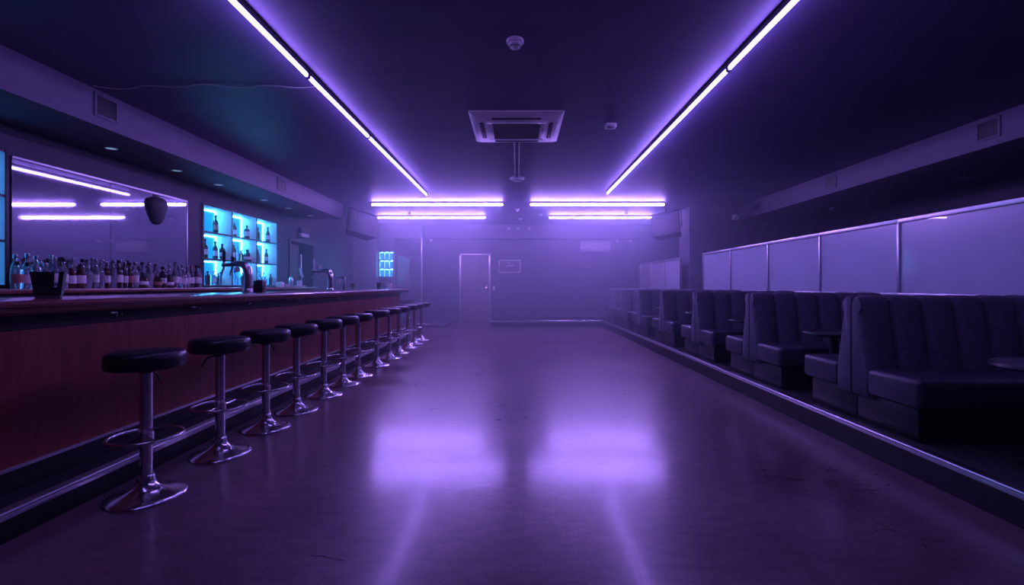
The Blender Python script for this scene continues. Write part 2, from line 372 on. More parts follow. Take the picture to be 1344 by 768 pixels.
sprinkler((6.15, 9.1, 2.68), 'small pale domed sprinkler under the soffit above the booths')

# vents in the soffit faces
def vent(x, y, z, sy, sz, sx, label):
    t = thing('air_vent', label, 'vent', (x, y, z), group='square vents in the soffits')
    b = MB()
    for s in (-1, 1):
        b.box((-.012, s * sy - .014, -sz - .014), (.012, s * sy + .014, sz + .014), .003); b.box((-.012, -sy, s * sz - .014), (.012, sy, s * sz + .014), .003)
    link('vent_frame', b, M['soffit'], t)
    b = MB().box((-.003, -sy, -sz), (.003, sy, sz))
    for k in range(7):
        zz = -sz + (k + .5) * 2 * sz / 7
        b.box((-.006, -sy, zz - .006), (.009, sy, zz + .004))
    link('louvre_panel', b, M['black'], t)
vent(-4.0, 4.52, 2.875, .12, .10, 1, 'square dark vent in the bar soffit, nearer one')
vent(-4.0, 7.88, 2.86, .13, .09, 1, 'square dark vent in the bar soffit, farther one above lit shelves')
vent(5.2, 5.13, 2.875, .12, .10, -1, 'square dark vent in the booth side soffit, nearest of three')
vent(5.2, 7.70, 2.865, .12, .09, -1, 'square dark vent in the booth side soffit, middle of three')
vent(5.2, 10.05, 2.865, .11, .09, -1, 'square dark vent in the booth side soffit, farthest of three')
# downlights under the bar soffit
for k, y in enumerate((3.9, 5.15, 6.14, 7.0, 8.26, 9.13, 10.1)):
    t = thing('downlight', 'small round downlight under the bar soffit, %s from the near end' % ORD[k + 1], 'downlight', (-4.5, y, 2.675), group='downlights under the bar soffit')
    link('trim_ring', MB().tube(circ(.058, 24, -.003), .008, 8, True), M['frame'], t)
    link('lens', MB().lathe([(.052, -.001), (.05, -.004), (0, -.005)], seg=24), M['spot'], t)
t = thing('downlight', 'unlit round downlight under the soffit above the nearest booth', 'downlight', (6.35, 6.6, 2.68))
link('trim_ring', MB().tube(circ(.10, 24, -.004), .012, 8, True), M['grille'], t)
link('lens', MB().lathe([(.09, -.001), (.088, -.004), (0, -.005)], seg=24), M['grille'], t)
# loose cable
pts = []
for k in range(40):
    u = k / 39; pts.append((XA - .03 - u * 2.1, 4.33 + .035 * math.sin(u * 9) * u + .02 * math.sin(u * 23), CZ - .006 - .012 * abs(math.sin(u * 12))))
solo('ceiling_cable', MB().tube(pts, .006, 6), M['grille'], 'thin loose cable crossing the ceiling from the light strip towards the bar', 'cable')

# ------------------------------------------------------------------ loudspeakers
def speaker(loc, yaw, label, roll=0):
    t = thing('loudspeaker', label, 'speaker', loc, (math.radians(-10), math.radians(roll), yaw), 'loudspeakers hung near the far light battens')
    poly = [(-.33, -.16), (.33, -.16), (.27, .18), (-.27, .18)]
    link('cabinet', MB().prism(poly, -.25, .22, 'Z'), M['graphite'], t)
    link('front_grille', MB().box((-.31, -.178, -.23), (.31, -.158, .20), .008), M['graphite'], t)
    link('top_panel', MB().prism([(-.335, -.17), (.335, -.17), (.275, .185), (-.275, .185)], .22, .235, 'Z'), M['soffit'], t)
    b = MB()
    for s in (-1, 1): b.box((s * .34 - .006, -.03, -.06), (s * .34 + .006, .03, .36), .002)
    b.box((-.346, -.03, .35), (.346, .03, .362), .002).tube([(0, 0, .36), (0, 0, .44)], .02, 10)
    link('bracket', b, M['black'], t)
speaker((-3.68, 10.95, 2.56), math.radians(38), 'grey wedge loudspeaker hung at the end of the bar soffit', 13)
speaker((3.58, 11.1, 2.56), math.radians(-30), 'grey wedge loudspeaker hung beside the booth side pillar', -7)
def spotlight(loc, label, yaw=0, s=.7):
    t = thing('spotlight', label, 'spotlight', loc, (0, 0, yaw))
    link('mount', MB().box((-.05 * s, -.012, -.05 * s), (.05 * s, .015, .05 * s), .012 * s), M['white'], t)
    link('lamp_head', MB().lathe([(.02 * s, .05 * s), (.035 * s, .045 * s), (.045 * s, -.03 * s), (.04 * s, -.035 * s), (0, -.03 * s)], (0, -.05, -.01), 16, Matrix.Rotation(math.radians(-60), 4, 'X')), M['white'], t)
for x, nm in ((-.26, 'leftmost'), (.02, 'middle'), (.37, 'rightmost')):
    spotlight((x, 14.285, 2.90), '%s of three little spotlights on the far beam' % nm)
spotlight((-2.65, 14.28, 2.55), 'little spotlight beside the top of the chrome mirror edge')
spotlight((3.13, 14.58, 2.56), 'little pale lamp on far wall nearer to the white unit')
spotlight((3.54, 14.58, 2.56), 'little pale lamp on far wall farther from the white unit')
spotlight((5.1, 10.91, 2.76), 'twin-looking small spotlight on the pillar face under the soffit', 0, 1.3)
spotlight((-2.75, 11.85, CZ - .02), 'small black-shadowed spotlight on the ceiling between bar side battens')
spotlight((2.78, 11.85, CZ - .02), 'small black-shadowed spotlight on the ceiling between booth side battens')
t = thing('wall_air_conditioner', 'pale split air conditioner high on the far wall', 'air conditioner', (2.42, YB, 2.38))
link('casing', MB().prism([(0, -.16), (0, .16), (-.15, .16), (-.19, .10), (-.19, -.08), (-.13, -.16)], -.47, .47, 'X'), M['grille'], t)
link('air_outlet', MB().box((-.42, -.20, -.135), (.42, -.14, -.11), .004, M=Matrix.Rotation(.2, 4, 'X')), M['grille'], t)
# far wall sign and switch
t = thing('wall_sign', 'thin-framed wall sign with faint pale lines, right of the far door', 'sign', (-.24, YB, 1.75))
b = MB()
for s in (-1, 1): b.box((s * .335 - .012, -.03, -.20), (s * .335 + .012, 0, .20), .003); b.box((-.335, -.03, s * .19 - .012), (.335, 0, s * .19 + .012), .003)
link('frame', b, M['frame'], t)
link('panel', MB().box((-.33, -.012, -.185), (.33, -.002, .185)), M['sign'], t)
link('print', MB().box((-.12, -.015, .01), (.13, -.011, .045), .002).box((-.07, -.015, .10), (.01, -.011, .13), .002), M['frame'], t)
t = thing('light_switch', 'small pale light switch on the far wall beside the door handle', 'switch', (-.735, YB, 1.075))
link('plate', MB().box((-.035, -.012, -.06), (.035, 0, .06), .004), M['white'], t)
link('rocker', MB().box((-.015, -.018, -.028), (.015, -.01, .028), .003), M['white'], t)
t = thing('emergency_light', 'pale emergency light box above the service door behind the bar', 'emergency light', (XL, 10.38, 2.33))
link('case', MB().box((0, -.18, -.02), (.07, .18, .10), .008), M['graphite'], t)
link('lens', MB().box((0, -.18, -.10), (.075, .18, -.02), .01), M['white'], t)

# ------------------------------------------------------------------ bar counter
BY0, BY1 = .35, 9.92
bar = thing('bar_counter', 'long red-brown wooden bar front with black foot plinth', 'bar', (-2.5, 0, 0))
link('body', MB().box((-.42, BY0, .02), (-.02, BY1 - .02, 1.0)), M['darkcab'], bar)
b = MB(); n = 1
for k in range(n):
    y0 = BY0 + k * (BY1 - BY0) / n; y1 = BY0 + (k + 1) * (BY1 - BY0) / n
    b.box((-.02, y0, .25), (0, y1, .925))
b.box((-.42, BY1 - .02, .25), (-.001, BY1, .925), .0015)
link('front_panel', b, M['wood'], bar)
link('batten', MB().box((-.02, BY0, .926), (.006, BY1, 1.004), .003), M['darkcab'], bar, )
link('kick_board', MB().box((-.03, BY0, .14), (-.004, BY1, .236)), M['riser'], bar)
link('panel_trim', MB().box((-.02, BY0, .236), (.012, BY1, .254), .003), M['nosing'], bar)
link('plinth', MB().box((-.42, BY0, 0), (.215, BY1, .135), .004), M['riser'], bar)
b = MB(); nosing(b, .219, BY0, BY1, -1, .137)
link('foot_rail', b, M['nosing'], bar)
for k, y in enumerate((2.87, 3.58, 4.33, 5.3, 6.4)):
    b = MB().box((.006, y - .022, .975), (.010, y + .022, .99), .001)
    for s in (-1, 1):
        b.tube([(.008, y + s * .012, .982), (.03, y + s * .014, .962), (.042, y + s * .016, .962), (.046, y + s * .017, .985)], .0035, 6)
    link('bag_hook', b, M['chrome'], bar)
prof = [(-2.96, 1.005), (-2.96, 1.08), (-2.325, 1.08), (-2.306, 1.074), (-2.30, 1.062), (-2.303, 1.050), (-2.32, 1.046), (-2.325, 1.038), (-2.335, 1.024), (-2.36, 1.012), (-2.40, 1.005)]
solo('countertop', MB().prism(prof, BY0 - .1, BY1 + .1, 'Y'), M['woodtop'], 'long varnished bar top with moulded front edge running above the stools', 'countertop')

# ------------------------------------------------------------------ bar stools
def make_stool(label):
    t = thing('bar_stool', label, 'bar stool', (0, 0, 0), group='round chrome stools along the bar')
    R = .182
    link('seat', MB().lathe([(0, .700), (R * .85, .700), (R - .008, .703), (R, .715), (R + .002, .74), (R, .768), (R - .006, .784), (R - .022, .793), (R * .6, .796), (0, .797)], seg=48), M['vinyl'], t)
    link('seat_plate', MB().lathe([(.0, .69), (.09, .69), (.09, .70), (0, .70)], seg=24).lathe([(.033, .675), (.037, .69), (0, .69)], seg=24), M['black'], t)
    link('column', MB().lathe([(.029, .10), (.029, .69)], seg=24), M['chrome'], t)
    b = MB().tube(circ(.168, 56, .33), .0085, 10, True).lathe([(.029, .30), (.035, .303), (.035, .352), (.029, .355)], seg=24)
    b.tube([(0, .03, .33), (0, .166, .33)], .008, 8).tube([(0, -.03, .325), (0, -.1, .322), (0, -.166, .33)], .006, 8)
    link('footrest', b, M['chrome'], t)
    link('base', MB().lathe([(0, 0), (.185, 0), (.187, .006), (.183, .011), (.15, .018), (.115, .027), (.085, .039), (.062, .055), (.048, .075), (.041, .092), (.040, .112), (.036, .118), (.028, .12)], seg=56), M['chrome'], t)
    link('height_lever', MB().tube([(.02, -.02, .675), (-.04, -.05, .672), (-.06, -.065, .65), (-.075, -.075, .61)], .006, 8), M['black'], t)
    return t
sx = [192, 289, 349, 389, 425, 450, 470, 494.5, 511, 523.5, 535.5, 544, 553]
st0 = None
for k, px in enumerate(sx):
    d = F * 2.03 / (679 - px); X = -2.03
    lab = 'round black-seated chrome bar stool, ' + ('nearest of the row along the bar' if k == 0 else '%s from the near end of the bar row' % ORD[k + 1] if k < 12 else 'last of the row at the far bar end')
    rot = (0, 0, [4, 0, 3.8, 4.1, 3.6, 4.3, 3.9, 4.2, 3.7, 4, 3.8, 4.1, 3.9][k])
    if k == 0:
        st0 = make_stool(lab); st0.location = (X, d, 0); st0.rotation_euler = (0, 0, 4.0)
    else: dup(st0, (X, d, 0), lab, rot)
dup(st0, (-2.85, 12.0, 0), 'round bar stool standing alone beyond the end of the bar', (0, 0, 1))
solo('waste_bin', MB().lathe([(0, 0), (.075, 0), (.10, .27), (.106, .275), (.098, .28), (.09, .27), (.07, .02), (0, .02)], seg=24), M['redbin'], 'small tapered red-brown bin beyond the last bar stool', 'bin', (-2.3, 10.75, 0))

# ------------------------------------------------------------------ back bar
cab = thing('back_bar_cabinet', 'long dark back bar counter carrying bottles below the mirror', 'cabinet', (XL, 0, 0))
link('body', MB().box((.004, 2.2, 0), (.56, 9.72, 1.075)), M['darkcab'], cab)
link('worktop', MB().box((.004, 2.15, 1.08), (.62, 9.75, 1.122), .006), M['woodtop'], cab)
n = 10
for k in range(n):
    y0 = 2.2 + k * 7.52 / n; o = link('door', MB().box((.56, y0 + .006, .12), (.578, y0 + 7.52 / n - .006, 1.06), .003), M['darkcab'], cab)
    link('handle', MB().tube([(.58, y0 + .08, .85), (.60, y0 + .08, .85), (.60, y0 + .08, .98), (.58, y0 + .08, .98)], .006, 6), M['steel'], o)
# mirrors
def mirror(y0, y1, label):
    t = thing('wall_mirror', label, 'mirror', (XL, (y0 + y1) / 2, 1.135)); h = (y1 - y0) / 2
    link('glass', MB().box((.0, -h + .003, 0), (.012, h - .003, 1.225)), M['mirror'], t)
    link('top_rail', MB().box((0, -h, 1.225), (.022, h, 1.25), .003), M['frame'], t)
    return t
mirror(4.40, 5.47, 'smudged wall mirror behind the bottles, panel nearer to the viewer')
m2 = mirror(5.47, 6.73, 'smudged wall mirror behind the bottles, panel beside the lit shelves')
link('side_rail', MB().box((0, .625, 0), (.02, .645, 1.25), .003), M['frame'], m2)
t = thing('wall_mirror', 'tall hazy mirror on the corner beyond the end of the bar', 'mirror', (-3.26, 13.9, .12))
link('glass', MB().box((-.39, -.012, 0), (.39, 0, 2.45)), M['mirror'], t)
link('edge_profile', MB().box((.39, -.03, -.03), (.42, .004, 2.47), .003), M['frame'], t)
# rounded half shell added in place of a dark reflection in the mirror
t = thing('reflection_shell', 'dark rounded half-shell on the bar mirror, standing in for a dark reflection', 'speaker', (XL + .016, 6.16, 2.13))
link('shell', MB().lathe([(0, -.175), (.045, -.165), (.085, -.12), (.125, -.03), (.155, .06), (.158, .11), (.135, .16), (.08, .185), (0, .19)], seg=28, M=Matrix.Diagonal((.62, 1, 1, 1))).halve(), M['graphite'], t)
link('bracket', MB().box((-.003, -.05, .05), (.004, .05, .22), .001), M['black'], t)

# lit shelf units
def lit_shelf(y0, y1, z0, z1, cols, label, loc=None, rot=0, D=.27, th=.022, m=None):
    t = thing('lit_shelf_unit', label, 'shelf unit', loc or (XL, y0, z0), (0, 0, rot)); W = y1 - y0; Hh = z1 - z0
    link('back_panel', MB().box((-D - .02, 0, 0), (-D, W, Hh)), M['backlit'], t)
    for s in (0, 1):
        y = s * (W - th); link('side_panel', MB().box((-D, y, 0), (.012, y + th, Hh), .002), M['cell'], t)
        link('side_trim', MB().box((.012, y - .004, -.004), (.020, y + th + .004, Hh + .004), .002), M['darkcab'], t)
    for k in range(1, cols):
        y = k * W / cols - th / 2
        o = link('divider', MB().box((-D, y, 0), (.010, y + th, Hh), .002), M['cell'], t); link('unlit_edge', MB().box((.010, y - .002, 0), (.016, y + th + .002, Hh), .001), M['darkcab'], o)  # dark strips on dividers and boards colour in their unlit front edges
    for k in range(4):
        z = k * (Hh - .02) / 3
        o = link('shelf_board', MB().box((-D, th, z), (.008, W - th, z + .02), .002), M['cell'], t); link('unlit_edge', MB().box((.008, 0, z - .002), (.014, W, z + .022), .001), M['darkcab'], o)
    for c in range(cols):
        for r in range(3):
            zb = r * (Hh - .02) / 3 + .022; zt = (r + 1) * (Hh - .02) / 3 - .002
            ya = c * W / cols + .013; yb = (c + 1) * W / cols - .013
            if c == 0: ya += .01
            if c == cols - 1: yb -= .01
            b = MB().box((-D + .002, ya + .01, zt - .016), (-D + .010, yb - .01, zt - .008)).box((-D + .001, yb - .006, zb + .004), (-D + .007, yb - .0005, zt - .02))
            link('led_strip', b, m or M['led'], t)
    return t
lit_shelf(*SU, 3, 'backlit cyan bottle shelf unit of nine niches behind the beer tap')
lit_shelf(*SL, 1, 'backlit cyan shelf unit cut by the photo edge beside the mirror', m=M['led_soft'])

lit_shelf(0, .43, 1.40, 2.17, 3, 'small backlit cyan shelf unit standing in for a mirror reflection on the far corner', (-4.10, 13.78, 1.40), -PI / 2, .10, .014)  # added unit takes the place of the main shelf's reflection in the mirror

# ------------------------------------------------------------------ bottles
def bprof(kind):
    if kind == 'round':   return [(0, 0), (.034, 0), (.037, .004), (.037, .165), (.034, .185), (.022, .21), (.0135, .225), (.0125, .275), (.0145, .277), (.0145, .287), (0, .287)], .287
    if kind == 'square':  return [(0, 0), (.040, 0), (.043, .005), (.043, .155), (.040, .17), (.018, .182), (.0145, .19), (.0145, .225), (.0165, .227), (.0165, .235), (0, .235)], .235
    if kind == 'slim':    return [(0, 0), (.028, 0), (.031, .004), (.031, .17), (.026, .205), (.0155, .24), (.0125, .255), (.0125, .30), (0, .30)], .30
    if kind == 'squat':   return [(0, 0), (.040, 0), (.050, .012), (.054, .05), (.050, .09), (.032, .12), (.016, .135), (.0145, .165), (0, .165)], .165
    if kind == 'tapered': return [(0, 0), (.031, 0), (.034, .004), (.041, .15), (.040, .165), (.020, .19), (.0145, .20), (.0145, .24), (0, .24)], .24
LBL = {'round': (.0375, .06, .14), 'square': (.0435, .05, .13), 'slim': (.0315, .06, .14), 'squat': (.0545, .035, .075), 'tapered': (.0392, .055, .115)}
PROTO = {}
def bottle_meshes(kind, col, lab, cap):
    key = (kind, col, lab, cap)
    if key not in PROTO:
        pr, h = bprof(kind)
        seg = 4 if False else 24
        body = MB().lathe(pr, seg=seg).mesh('bottle_body', M[col])
        r, a, c = LBL[kind]
        lm = None
        if lab:
            q = [(r, a), (r + .0008, a + .001), (r + .0008, c - .001), (r, c)]
            if kind == 'tapered': q = [(.0372, a), (.0378, a + .001), (.0405, c - .001), (.0398, c)]
            if kind == 'squat': q = [(.0535, a), (.0552, (a + c) / 2), (.0525, c)]
            b = bmesh.new(); sg = 24
            rings = [[b.verts.new((x * math.cos(2 * PI * k / sg), x * math.sin(2 * PI * k / sg), z)) for k in range(sg)] for x, z in q]
            for A, B in zip(rings, rings[1:]):
                for k in range(-5, 6):      # label on the side that faces the room
                    b.faces.new((A[k % sg], A[(k + 1) % sg], B[(k + 1) % sg], B[k % sg]))
            lm = bpy.data.meshes.new('paper_label'); b.to_mesh(lm); b.free(); lm.materials.append(M[lab])
        cm = MB().lathe([(.0, h - .028), (.0165, h - .028), (.0175, h - .026), (.0165, h + .006), (0, h + .008)], seg=16).mesh('cap', M[cap])
        PROTO[key] = (body, lm, cm)
    return PROTO[key]
def bottle(loc, spec, label, group, s=1.0, yaw=0, cat='bottle'):
    body, lm, cm = bottle_meshes(*spec)
    t = thing('bottle', label, cat, loc, (0, 0, yaw), group); t.scale = (s, s, s)
    for nm, me in (('bottle_body', body), ('paper_label', lm), ('cap', cm)):
        if me is None: continue
        o = bpy.data.objects.new(nm, me); COL.objects.link(o); o.parent = t
    return t
COLW = {'clear': 'clear', 'brown': 'brown', 'dark': 'dark', 'blue': 'pale blue'}
KW = {'round': 'round-shouldered', 'square': 'straight-sided', 'slim': 'slim', 'squat': 'squat', 'tapered': 'tapered'}
seqf = [('square', 'clear', 'paperr', 'black'), ('square', 'clear', 'paper', 'black'), ('round', 'clear', 'paper', 'steel'), ('tapered', 'clear', None, 'steel'), ('round', 'blue', 'paper', 'steel'), ('round', 'clear', 'paper', 'black'),
        ('square', 'brown', 'paper', 'steel'), ('square', 'brown', 'paper', 'black'), ('tapered', 'clear', None, 'steel'), ('slim', 'clear', 'paper', 'steel'), ('round', 'clear', None, 'steel'), ('round', 'brown', 'paper', 'steel'), ('slim', 'clear', None, 'steel'),
        ('round', 'dark', 'paper', 'black'), ('slim', 'dark', 'paper', 'steel'), ('round', 'dark', 'paperr', 'black'), ('round', 'clear', 'paper', 'steel'), ('squat', 'brown', 'paper', 'black'), ('tapered', 'clear', None, 'steel'),
        ('squat', 'brown', 'paperr', 'steel'), ('tapered', 'dark', 'paper', 'black'), ('squat', 'brown', 'paper', 'black'), ('round', 'clear', 'paper', 'steel'), ('round', 'blue', 'paper', 'steel'), ('square', 'clear', 'paper', 'steel'),
        ('round', 'clear', 'paper', 'steel'), ('round', 'dark', 'paper', 'paperr'), ('round', 'dark', 'paper', 'black')]
CB = 1.122
RAD = {'round': .037, 'square': .043, 'slim': .031, 'squat': .055, 'tapered': .041}
seqf = seqf + [('slim', 'clear', 'paper', 'black')]
sc_ = [random.uniform(.97, 1.07) for _ in seqf]
tot = sum(2 * RAD[sp[0]] * q for sp, q in zip(seqf, sc_)); gap = (6.50 - 4.06 - tot) / len(seqf); Y = 4.06
for k, (sp, q) in enumerate(zip(seqf, sc_)):
    r = RAD[sp[0]] * q; Y += r; X = -4.42 + random.uniform(-.012, .012)
    bottle((X, Y, CB), sp, '%s %s bottle in the front row below the mirror, %s from the left' % (COLW[sp[1]], KW[sp[0]], ORD[k + 1]), 'front row of bottles on the back bar', q, random.uniform(-.9, -.3))
    Y += r + gap
seqb = [('slim', 'clear', None, 'steel'), ('round', 'clear', 'paper', 'steel'), ('tapered', 'blue', None, 'steel'), ('round', 'clear', None, 'steel'), ('slim', 'brown', 'paper', 'black'), ('round', 'clear', 'paper', 'steel'), ('slim', 'clear', None, 'black')]
for k in range(20):
    X = -4.60 + random.uniform(-.012, .012); Y = 4.25 + k * .112; sp = seqb[k % 7]
    bottle((X, Y, CB), sp, '%s %s bottle in the back row near the mirror, %s from the left' % (COLW[sp[1]], KW[sp[0]], ORD[k + 1]), 'back row of bottles on the back bar', random.uniform(1.02, 1.14), random.uniform(-.9, -.3))
# bottles in the lit niches
Z = [SU[2] + .020 + k * (SU[3] - SU[2] - .02) / 3 for k in range(3)]
shelfb = [(2, 283, -4.92, ('round', 'dark', 'paperr', 'black'), 'first niche of top shelf', 1.06), (2, 307.5, -4.98, ('round', 'brown', 'paper', 'steel'), 'second niche of top shelf, nearer one', 1.0),
          (2, 324, -4.90, ('square', 'dark', 'paper', 'black'), 'second niche of top shelf, farther one', 1.05), (2, 338.5, -5.0, ('round', 'brown', None, 'black'), 'third niche of top shelf, nearer one', .95), (2, 351.5, -4.9, ('round', 'dark', 'paper', 'black'), 'third niche of top shelf, farther one', 1.05),
          (1, 269, -4.87, ('round', 'brown', 'paper', 'black'), 'first niche of middle shelf, nearest one', 1.05), (1, 282.5, -4.92, ('round', 'dark', 'paper', 'black'), 'first niche of middle shelf, middle one', 1.03), (1, 291.5, -4.90, ('tapered', 'dark', 'paper', 'black'), 'first niche of middle shelf, farthest one', 1.1),
          (1, 306.5, -4.95, ('round', 'brown', 'paper', 'steel'), 'second niche of middle shelf, nearest one', 1.12), (1, 311.5, -4.90, ('slim', 'clear', None, 'steel'), 'second niche of middle shelf, second one', .9), (1, 316.5, -4.93, ('tapered', 'brown', None, 'black'), 'second niche of middle shelf, third one', .85),
          (1, 324.5, -4.90, ('squat', 'dark', 'paper', 'black'), 'second niche of middle shelf, farthest one', 1.35), (1, 338, -4.97, ('round', 'brown', None, 'steel'), 'third niche of middle shelf, nearest one', 1.0), (1, 341.5, -5.0, ('slim', 'clear', None, 'steel'), 'third niche of middle shelf, second one', .8), (1, 349.5, -4.9, ('round', 'dark', 'paper', 'black'), 'third niche of middle shelf, farthest one', 1.0)]
for r, px, X, sp, where, s in shelfb:
    bottle((X, F * (-X) / (679 - px), Z[r]), sp, '%s %s bottle, %s' % (COLW[sp[1]], KW[sp[0]], where), 'bottles in the lit niches', s, -.6)
i = 0
for c, n in ((0, 8), (1, 7), (2, 7)):
    for k in range(n):
        Y = SU[0] + c * .733 + .09 + k * (.56 / (n - 1)); X = -4.90 + (-.07 if k % 2 else .02); i += 1
        sp = [('tapered', 'clear', None, 'steel'), ('round', 'clear', None, 'steel'), ('slim', 'blue', None, 'black'), ('round', 'clear', 'paper', 'steel'), ('tapered', 'dark', None, 'black')][(k * 2 + c) % 5]
        bottle((X, Y, Z[0]), sp, '%s %s bottle, bottom shelf %s niche, %s from its near side' % (COLW[sp[1]], KW[sp[0]], ORD[c + 1], ORD[k + 1]), 'bottles on the bottom lit shelf', .72 + .1 * ((k * 7 + c) % 3), -.6)

# ------------------------------------------------------------------ things on the bar
TOP = 1.08
t = thing('bar_caddy', 'black tapered bar caddy with a notched rim on the near bar top', 'caddy', (-2.56, 2.54, TOP), (0, 0, .68))
def ring4(a, bb, z): return [(-a, -bb, z), (a, -bb, z), (a, bb, z), (-a, bb, z)]
b = MB(); th = .004
zb, zt = .016, .145
for sx_, sy_ in ((1, 0), (-1, 0), (0, 1), (0, -1)):
    a0, a1 = .052, .066
    def wallpiece(u0, u1, z0, z1):
        def P(u, z, off):
            a = a0 + (a1 - a0) * (z - zb) / (zt - zb) - off
            return (sx_ * a + (0 if sx_ else u * a), sy_ * a + (0 if sy_ else u * a), z)
        b.loft([[P(u0, z0, 0), P(u1, z0, 0), P(u1, z1, 0), P(u0, z1, 0)], [P(u0, z0, th), P(u1, z0, th), P(u1, z1, th), P(u0, z1, th)]])
    if (sx_, sy_) in ((1, 0), (-1, 0)) or True:
        if sy_ == -1 or sy_ == 1:
            wallpiece(-1, .25, zb, zt); wallpiece(.72, 1, zb, zt); wallpiece(.25, .72, zb, zb + .045)
        else: wallpiece(-1, 1, zb, zt)
b.box((-.05, -.05, .014), (.05, .05, .02))
link('bin', b, M['black'], t)
link('foot', MB().box((-.05, -.05, 0), (.05, .05, .015), .003), M['graphite'], t)

def tap(loc, label, m, handle_m, hh):
    t = thing('beer_tap', label, 'beer tap', loc)
    link('base', MB().lathe([(0, 0), (.052, 0), (.052, .012), (.044, .02), (.044, .035), (.040, .04), (0, .04)], seg=28), m, t)
    pts = [(0, 0, .03), (.004, 0, .10), (.006, 0, .17), (.0, 0, .22), (-.015, 0, .255), (-.045, 0, .280), (-.085, 0, .287), (-.13, 0, .284), (-.20, 0, .276), (-.255, 0, .274)]
    link('swan_neck', MB().tube(pts, [.038, .038, .039, .040, .040, .037, .028, .022, .016, .014], 20), m, t)
    for k, x in enumerate((-.235, -.15)):
        b = MB().tube([(x, 0, .276), (x - .003, 0, .24), (x - .02, 0, .21), (x - .022, 0, .17)], [.011, .010, .009, .007], 10).lathe([(.012, .27), (.015, .29), (.012, .305), (0, .307)], (x, 0, 0), 14)
        o = link('spout', b, m, t)
        h_ = hh if k == 0 else .06
        link('tap_handle', MB().lathe([(.008, .30), (.012, .31), (.015, .30 + h_ * .7), (.013, .30 + h_ * .95), (0, .30 + h_)], (x, 0, 0), 14), handle_m, o)
    link('medallion', MB().lathe([(.0, 0), (.028, 0), (.028, .008), (0, .01)], (-.085, -.03, .23), 20, Matrix.Rotation(PI / 2, 4, 'X')), M['white'], t)
    return t
tap((-2.68, 4.62, TOP), 'chrome swan-neck beer tap in front of the lit bottle shelves', M['steel'], M['black'], .12)
tap((-2.68, 6.66, TOP), 'bright chrome beer tap with tall pale handle, farther along the bar', M['chrome'], M['white'], .155)
t = thing('coaster_holder', 'small black coaster box right beside the nearer beer tap', 'holder', (-2.66, 4.80, TOP))
link('box', MB().box((-.045, -.04, 0), (.045, .04, .12), .004), M['black'], t)
link('card', MB().box((-.035, -.012, .05), (.035, .012, .13), .002), M['graphite'], t)
t = thing('dispenser', 'small square-armed steel dispenser on the bar beyond both beer taps', 'dispenser', (-2.68, 7.2, TOP))
link('column', MB().box((-.018, -.018, .0), (.018, .018, .20), .004), M['steel'], t)
link('arm', MB().box((-.11, -.02, .185), (.018, .02, .21), .004), M['steel'], t)
link('spout', MB().lathe([(.018, .09), (.022, .17), (.02, .186), (0, .186)], (-.085, 0, 0), 16), M['white'], t)
link('lever', MB().tube([(.018, 0, .13), (.05, 0, .15), (.06, 0, .165)], .006, 8), M['chrome'], t)
solo('steel_cup', MB().lathe([(0, 0), (.032, 0), (.040, .10), (.043, .102), (.038, .102), (.03, .006), (0, .006)], seg=24), M['chrome'], 'small steel cup on the bar top beyond the dispenser', 'cup', (-2.66, 7.52, TOP))
for k, (x, y, hgt, mm, lab) in enumerate(((-2.72, 9.12, .13, 'black', 'black beaker on the far bar end, nearest of the group'), (-2.70, 9.36, .14, 'clear', 'clear tumbler on the far bar end between two beakers'), (-2.62, 9.56, .12, 'white', 'white beaker on the far bar end, farthest of the group'))):
    solo('beaker', MB().lathe([(0, 0), (.036, 0), (.046, hgt), (.043, hgt), (.033, .008), (0, .008)], seg=20), M[mm], lab, 'beaker', (x, y, TOP))
# on the back bar, past the lit shelves
t = thing('payment_terminal', 'pale tilted till screen on the back bar past the lit shelves', 'till', (-4.36, 9.32, CB), (0, 0, .5))
link('base', MB().box((-.10, -.11, 0), (.10, .11, .03), .006), M['white'], t)
link('stand', MB().box((-.025, -.03, .028), (.025, .03, .22), .006), M['graphite'], t)
o = link('screen', MB().box((-.012, -.15, -.095), (.018, .15, .095), .006), M['white'], t, (0.02, 0, .28), (0, -.25, 0))
link('printer', MB().box((-.06, -.05, .03), (.04, .09, .13), .01), M['white'], t)
t = thing('napkin_box', 'small white napkin box on the back bar below the shelf edge', 'box', (-4.40, 8.62, CB))
link('box', MB().box((-.05, -.06, 0), (.05, .06, .085), .005), M['white'], t); link('napkins', MB().box((-.03, -.05, .083), (.03, .05, .10), .003), M['paper'], t)
solo('straw_box', MB().box((-.05, -.10, 0), (.05, .10, .065), .006), M['grille'], 'grey low box lying next to the white napkin box', 'box', (-4.42, 8.86, CB))
solo('shaker', MB().lathe([(0, 0), (.035, 0), (.045, .13), (.04, .15), (.022, .19), (.02, .21), (0, .212)], seg=24), M['steel'], 'satin steel shaker between the grey box and the till', 'shaker', (-4.42, 9.08, CB))

